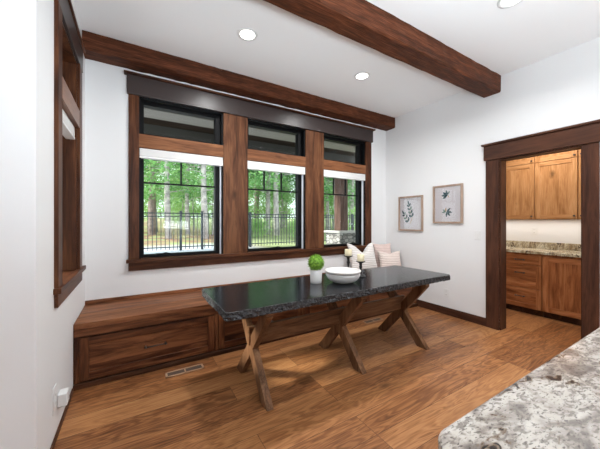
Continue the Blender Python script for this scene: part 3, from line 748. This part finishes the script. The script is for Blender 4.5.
def base_cab(y0, y1, kind, label):
    t = thing('base_cabinet', label, 'cabinet', (5.2, (y0+y1)/2, 0), 'pantry base cabinets')
    bm = NB(); box(bm, PX, PB, y0+.001, y1-.001, .09, .882); obj('cabinet_body', bm, CAB_Z, t)
    bm = NB(); box(bm, PX+.05, PB, y0+.001, y1-.001, 0, .09); obj('toe_kick', bm, BEN_DK, t)
    if kind == 'drawers':
        a, b = y0+.006, y1-.006
        front(t, 'drawer', PX, a, b, .725, .855, .030, [CAB_Y, CAB_Z], CAB_Y, hw=.79)
        front(t, 'drawer', PX, a, b, .385, .715, .060, [CAB_Y, CAB_Z], CAB_Y, hw=.60)
        front(t, 'drawer', PX, a, b, .100, .375, .060, [CAB_Y, CAB_Z], CAB_Y, hw=.26)
    else:
        front(t, 'door', PX, y0+.006, y1-.006, .100, .855, .068, [CAB_Y, CAB_Z], CAB_Z, knob=(y0+.045, .80))
base_cab(1.085, 1.580, 'door', 'brown wood pantry base cabinet with a single door, right of the drawer cabinet')
base_cab(1.582, 2.078, 'drawers', 'brown wood pantry base cabinet with a stack of three drawers')
base_cab(2.080, 2.99, 'door', 'brown wood pantry base cabinet mostly hidden behind the left door casing')
base_cab(.21, 1.083, 'door', 'brown wood pantry base cabinet hidden behind the right door casing')
t = thing('pantry_countertop', 'beige speckled granite counter with low backsplash on the pantry cabinets', 'countertop', (5.2, 1.6, .884))
bm = NB(); box(bm, PX-.03, PB, .205, 2.995, .884, .924); obj('slab', bm, PGRAN, t, bevel=.004)
bm = NB(); box(bm, PB-.025, PB, .205, 2.995, .9245, 1.022); obj('backsplash', bm, PGRAN, t, bevel=.003)
UX = 5.20
def upper(y0, y1, label):
    t = thing('upper_cabinet', label, 'cabinet', (5.35, (y0+y1)/2, 1.375), 'pantry wall cabinets')
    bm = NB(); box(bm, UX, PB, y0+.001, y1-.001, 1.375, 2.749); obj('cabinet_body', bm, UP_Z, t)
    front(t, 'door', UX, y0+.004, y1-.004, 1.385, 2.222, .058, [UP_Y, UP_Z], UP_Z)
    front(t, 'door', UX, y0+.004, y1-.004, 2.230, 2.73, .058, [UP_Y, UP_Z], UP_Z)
    for z in (1.425, 2.262):
        for y in (y0+.035,) if y0 > 1 else (y1-.035,):
            bm = NB(); box(bm, UX-.034, UX-.0195, y-.011, y+.011, z-.011, z+.011); obj('knob', bm, METAL, t, bevel=.002)
upper(1.290, 1.763, 'honey-coloured pantry wall cabinet, right of the two mostly visible wall cabinets')
upper(1.765, 2.235, 'honey-coloured pantry wall cabinet, left of the two mostly visible wall cabinets')
upper(2.237, 2.99, 'honey-coloured pantry wall cabinet mostly hidden behind the left door casing')
upper(.21, 1.288, 'honey-coloured pantry wall cabinet showing a thin strip by the right door casing')
plate('wall_outlet', 5.499, 1.874, 1.193, .078, .118, 'x-', 'white outlet on the pantry wall above the beige backsplash', 'outlet', 'outlet')
o = dup(D0, (4.6, 1.55, 2.75), 'round recessed ceiling light inside the pantry')
area('pantry_wall_fill', (5.33, 1.6, 1.372), (0, 0, -1), .05, 2.2, 5, (1, .95, .88))  # added strip light without a fixture, brightens the pantry wall below the cabinets
area('pantry_lamp', (4.6, 1.55, 2.73), (0, 0, -1), .16, .16, 22, (1, .90, .78), disk=True)

# ------------------------------------------------------------------ outside
def noise_mat(name, stops, scale, rough=.9, detail=4, bump=.3):
    m, n, l, b = mat(name); tc = n.new('ShaderNodeTexCoord'); a = n.new('ShaderNodeTexNoise'); a.inputs['Scale'].default_value = scale; a.inputs['Detail'].default_value = detail
    l.new(tc.outputs['Object'], a.inputs['Vector']); r = ramp(n, stops); l.new(a.outputs['Fac'], r.inputs[0]); l.new(r.outputs[0], b.inputs['Base Color']); b.inputs['Roughness'].default_value = rough
    bp = n.new('ShaderNodeBump'); bp.inputs['Strength'].default_value = bump; bp.inputs['Distance'].default_value = .02; l.new(a.outputs['Fac'], bp.inputs['Height']); l.new(bp.outputs[0], b.inputs['Normal'])
    return m
# terrain: a gravel drive, a fenced lawn, then the forest floor rising gently
m, n, l, b = mat('garden ground'); tc = n.new('ShaderNodeTexCoord'); sp = n.new('ShaderNodeSeparateXYZ'); l.new(tc.outputs['Object'], sp.inputs[0])
a = n.new('ShaderNodeTexNoise'); a.inputs['Scale'].default_value = 1.3; a.inputs['Detail'].default_value = 8; l.new(tc.outputs['Object'], a.inputs['Vector'])
a2 = n.new('ShaderNodeTexNoise'); a2.inputs['Scale'].default_value = 22; a2.inputs['Detail'].default_value = 4; l.new(tc.outputs['Object'], a2.inputs['Vector'])
gr = ramp(n, [(0.35, (0.22, 0.27, 0.11)), (0.65, (0.36, 0.41, 0.20))]); l.new(a2.outputs['Fac'], gr.inputs[0])
dirt = ramp(n, [(0.38, (0.24, 0.13, 0.085)), (0.5, (0.30, 0.23, 0.12)), (0.62, (0.26, 0.34, 0.13))]); l.new(a.outputs['Fac'], dirt.inputs[0])
grv = ramp(n, [(0.4, (0.36, 0.40, 0.45)), (0.6, (0.55, 0.58, 0.62))]); l.new(a2.outputs['Fac'], grv.inputs[0])
def step(src, lo, hi):
    q = n.new('ShaderNodeMapRange'); q.inputs[1].default_value = lo; q.inputs[2].default_value = hi; l.new(src, q.inputs[0]); return q.outputs[0]
mx1 = n.new('ShaderNodeMixRGB'); l.new(step(sp.outputs[0], 4.2, 3.4), mx1.inputs[0]); l.new(gr.outputs[0], mx1.inputs[1]); l.new(dirt.outputs[0], mx1.inputs[2])
mxy = n.new('ShaderNodeMath'); mxy.operation = 'MULTIPLY'; l.new(step(sp.outputs[0], 4.0, 3.0), mxy.inputs[0]); l.new(step(sp.outputs[1], 11.0, 9.8), mxy.inputs[1])
mx2 = n.new('ShaderNodeMixRGB'); l.new(mxy.outputs[0], mx2.inputs[0]); l.new(mx1.outputs[0], mx2.inputs[1]); l.new(grv.outputs[0], mx2.inputs[2])
l.new(mx2.outputs[0], b.inputs['Base Color']); b.inputs['Roughness'].default_value = .95
def gz(x, y):
    k = min(max((y-4)/5, 0), 1); base = -.1 + .56*k*k*(3-2*k)
    return base + max(0, y-9)*.035 + noise.noise(Vector((x*.3, y*.3, 0)))*.05*k
bm = NB(); nx, ny = 70, 60; G = {}
for i in range(nx+1):
    for j in range(ny+1):
        x = -12 + 62*i/nx; y = 3.9 + 46*(j/ny)**1.4; G[i, j] = bm.verts.new((x, y, gz(x, y)))
for i in range(nx):
    for j in range(ny): bm.faces.new((G[i, j], G[i+1, j], G[i+1, j+1], G[i, j+1])).smooth = True
o = obj('ground', bm, m); o['kind'] = 'structure'
# porch
PSTONE = None
m, n, l, b = mat('ledge stone'); tc = n.new('ShaderNodeTexCoord'); mp = n.new('ShaderNodeMapping'); mp.inputs['Scale'].default_value = (7, 7, 12); l.new(tc.outputs['Object'], mp.inputs['Vector'])
v = n.new('ShaderNodeTexVoronoi'); v.inputs['Scale'].default_value = 1; l.new(mp.outputs[0], v.inputs['Vector']); v2 = n.new('ShaderNodeTexVoronoi'); v2.feature = 'DISTANCE_TO_EDGE'; v2.inputs['Scale'].default_value = 1; l.new(mp.outputs[0], v2.inputs['Vector'])
r = ramp(n, [(0.1, (0.12, 0.115, 0.11)), (0.5, (0.25, 0.235, 0.22)), (0.9, (0.38, 0.37, 0.35))]); l.new(v.outputs['Color'], r.inputs[0])
e = ramp(n, [(0.03, (0.2, 0.2, 0.2)), (0.10, (1, 1, 1))]); l.new(v2.outputs['Distance'], e.inputs[0]); mu = n.new('ShaderNodeMixRGB'); mu.blend_type = 'MULTIPLY'; mu.inputs[0].default_value = 1
l.new(r.outputs[0], mu.inputs[1]); l.new(e.outputs[0], mu.inputs[2]); l.new(mu.outputs[0], b.inputs['Base Color']); b.inputs['Roughness'].default_value = .9
bp = n.new('ShaderNodeBump'); bp.inputs['Distance'].default_value = .02; l.new(v2.outputs['Distance'], bp.inputs['Height']); l.new(bp.outputs[0], b.inputs['Normal'])
STONE = m
PCAP = plain('pier capstone', (.40, .39, .37), .7, bump=.4, bscale=40)
PPOST = wood('porch post wood', ((0.05, 0.027, 0.020), (0.10, 0.056, 0.043), (0.16, 0.10, 0.08)), 'Z', .7, knots=.2)
SOFF = wood('porch soffit wood', ((0.010, 0.006, 0.004), (0.022, 0.014, 0.009), (0.04, 0.026, 0.018)), 'X', .7, knots=.2)
t = thing('porch_pillar', 'brown timber porch post on a square stone pier outside the rightmost window', 'pillar', (4.52, 5.48, 0))
bm = NB(); box(bm, 4.24, 4.80, 5.20, 5.76, -.1, 1.06); obj('stone_pier', bm, STONE, t, bevel=.01)
bm = NB(); box(bm, 4.19, 4.85, 5.15, 5.81, 1.0605, 1.115); obj('capstone', bm, PCAP, t, bevel=.01)
bm = NB(); box(bm, 4.385, 4.62, 5.36, 5.60, 1.1155, 2.62); obj('post', bm, PPOST, t, bevel=.006)
PBEAM = plain('taupe porch beam', (.045, .042, .036), .7, bump=.2, bscale=30); PBAND = plain('pale porch band', (.20, .18, .16), .7, bump=.2, bscale=30)
t = thing('porch_roof', 'dark wood porch ceiling seen through the small upper window panes', 'porch roof', (3, 4.9, 2.6))
bm = NB(); box(bm, -2.5, 8, W+T+.01, 5.95, 3.0, 3.05); obj('soffit', bm, SOFF, t)
bm = NB(); box(bm, -2.5, 8, 5.36, 5.60, 2.62, 3.0); obj('porch_beam', bm, PBEAM, t)
bm = NB(); box(bm, -2.5, 8, 4.52, 4.90, 2.955, 2.999); obj('soffit_band', bm, PBAND, t)  # pale band across the soffit, lighter than the wood around it
# fence
FEN = plain('black metal fence', (.03, .04, .05), .4)
t = thing('metal_fence', 'black metal picket fence between the house and the forest', 'fence', (4, 9, .45))
bm = NB()
for z in (.58, 1.49, 1.585): box(bm, -2, 14, 8.985, 9.015, z-.014, z+.014)
obj('fence_rail', bm, FEN, t)
bm = NB(); x = -2
while x < 14:
    if min(abs(x-q) for q in (1.22, 1.84, 3.42)) > .04: box(bm, x-.009, x+.009, 8.991, 9.009, .50, 1.62)
    x += .112
o = obj('picket', bm, FEN, t); o['kind'] = 'stuff'
for x in (-1.2, 1.22, 1.84, 3.42, 5.7, 8.0, 10.3, 12.6):
    bm = NB(); box(bm, x-.033, x+.033, 8.967, 9.033, .35, 1.64); box(bm, x-.038, x+.038, 8.962, 9.038, 1.64, 1.66); obj('fence_post', bm, FEN, t)
# trees
def leaf_mat(name, lo, hi):
    m, n, l, b = mat(name); tc = n.new('ShaderNodeTexCoord'); a = n.new('ShaderNodeTexNoise'); a.inputs['Scale'].default_value = 2.2; a.inputs['Detail'].default_value = 5
    l.new(tc.outputs['Object'], a.inputs['Vector']); r = ramp(n, [(0.35, lo), (0.68, hi)]); l.new(a.outputs['Fac'], r.inputs[0]); l.new(r.outputs[0], b.inputs['Base Color'])
    b.inputs['Roughness'].default_value = .7; b.inputs['Specular IOR Level'].default_value = .2
    t_ = n.new('ShaderNodeBsdfTranslucent'); l.new(r.outputs[0], t_.inputs[0]); mx = n.new('ShaderNodeMixShader'); mx.inputs[0].default_value = .4
    l.new(b.outputs[0], mx.inputs[1]); l.new(t_.outputs[0], mx.inputs[2]); l.new(mx.outputs[0], n['Material Output'].inputs[0]); return m
LF = [leaf_mat('fir needles', (.035, .12, .045), (.17, .38, .15)), leaf_mat('light leaves', (.20, .42, .11), (.52, .74, .30)), leaf_mat('mid leaves', (.10, .30, .09), (.36, .62, .24))]
BARK = noise_mat('grey bark', [(0.35, (.30, .27, .27)), (0.65, (.62, .58, .56))], 6); BARKD = noise_mat('brown bark', [(0.35, (.20, .15, .145)), (0.65, (.42, .33, .31))], 6)
def spray(bm, c, rad, n, size, flat=.55):
    for i in range(n):
        v = Vector((random.gauss(0, .5), random.gauss(0, .5), random.gauss(0, .5)*flat))*rad; p = c+v
        a = Vector((random.gauss(0, 1), random.gauss(0, 1), random.gauss(0, .6))).normalized(); b_ = a.cross(Vector((random.gauss(0, 1), random.gauss(0, 1), random.gauss(0, 1)))).normalized()
        s = size*random.uniform(.6, 1.3)
        bm.faces.new([bm.verts.new(p-a*s), bm.verts.new(p-b_*s*.4), bm.verts.new(p+a*s), bm.verts.new(p+b_*s*.4)])
def tree(seed, h, r, crown0, crad, leaf, bark, nc, npc, size, name, cat, branches=True):
    random.seed(seed)
    t = thing(name, '', cat, (0, 0, 0))
    if r:
        bm = NB(); k = 9; ph = random.random()*6
        P = [Vector((.06*math.sin(ph+i*.7), .06*math.cos(ph*2+i*.6), h*i/k-.3)) for i in range(k+1)]
        tube(bm, P, [r*(1.15-.8*i/k) for i in range(k+1)], 9)
        if branches:
            for i in range(26):
                z = random.uniform(crown0*.5, h*.9); a = random.random()*2*PI; ln = random.uniform(.3, 1)*crad*.8
                tube(bm, [(0, 0, z), (ln*.5*math.cos(a), ln*.5*math.sin(a), z+ln*.12), (ln*math.cos(a), ln*math.sin(a), z+ln*.1)], [r*.22, r*.14, r*.05], 5)
        obj('trunk', bm, bark, t)
    bm = NB()
    for i in range(nc):
        u = random.random(); z = crown0 + (h-crown0)*u; a = random.random()*2*PI; rr = crad*(1-.55*u)*math.sqrt(random.random())
        spray(bm, Vector((rr*math.cos(a), rr*math.sin(a), z)), .55*size/.07, npc, size)
    obj('foliage', bm, leaf, t, recalc=False)
    return t
protos = [tree(1, 8.5, .13, 2.6, 1.5, LF[0], BARK, 75, 42, .085, 'fir_tree', 'tree'),
          tree(2, 8.0, .11, 1.9, 1.7, LF[2], BARK, 75, 42, .08, 'fir_tree', 'tree'),
          tree(3, 9.0, .17, 3.2, 1.6, LF[0], BARKD, 70, 42, .085, 'fir_tree', 'tree'),
          tree(4, 5.0, .05, .5, 1.4, LF[1], BARK, 80, 40, .07, 'young_tree', 'tree')]
LAB = ['grey-trunked fir in the forest behind the fence with dark high needles', 'slim pale-trunked fir in the forest behind the fence with mid green boughs',
       'thick brown-trunked fir in the forest behind the fence', 'young bushy light green tree filling the gaps in the forest']
GRP = ['grey-trunked firs', 'pale-trunked firs', 'brown-trunked firs', 'young light green trees']
random.seed(11); used = [False]*4
spots = []
for row, (y, nn) in enumerate(((12.5, 9), (15, 13), (18, 16), (21.5, 18), (26, 20), (31, 20))):
    for i in range(nn):
        k = random.choice((0, 1, 2, 1)) if row < 2 else random.choice((0, 1, 2, 3, 3)) if row < 4 else random.choice((3, 3, 0, 3))
        xlo, xhi = .02*y-1.5, 1.02*y+1.5
        spots.append((xlo+(xhi-xlo)*(i+random.uniform(.15, .85))/nn, y+random.uniform(-1, 1), k))
for x, y, k in spots:
    s = random.uniform(.85, 1.2)
    o = protos[k] if not used[k] else dup(protos[k]); used[k] = True
    o.location = (x, y, gz(x, y)-.05); o.rotation_euler = (0, 0, random.random()*6.28); o.scale = (s, s, s)
    o['label'] = LAB[k]; o['group'] = GRP[k]
for seed, x, y, w_, leaf, lab in ((21, 6.6, 11.0, 1.0, LF[1], 'low bright green shrub on the lawn beyond the fence, seen in the middle window'),
                            (22, 5.1, 12.6, .8, LF[1], 'small yellow-green shrub at the forest edge, seen in the middle window'),
                            (23, 9.5, 10.2, 1.5, LF[1], 'large bright green bush beside the porch pillar, seen in the rightmost window')):
    t = tree(seed, w_*.95, 0, .1, w_*.6, leaf, BARK, 34, 40, .055, 'shrub', 'shrub'); t.location = (x, y, gz(x, y)); t['label'] = lab
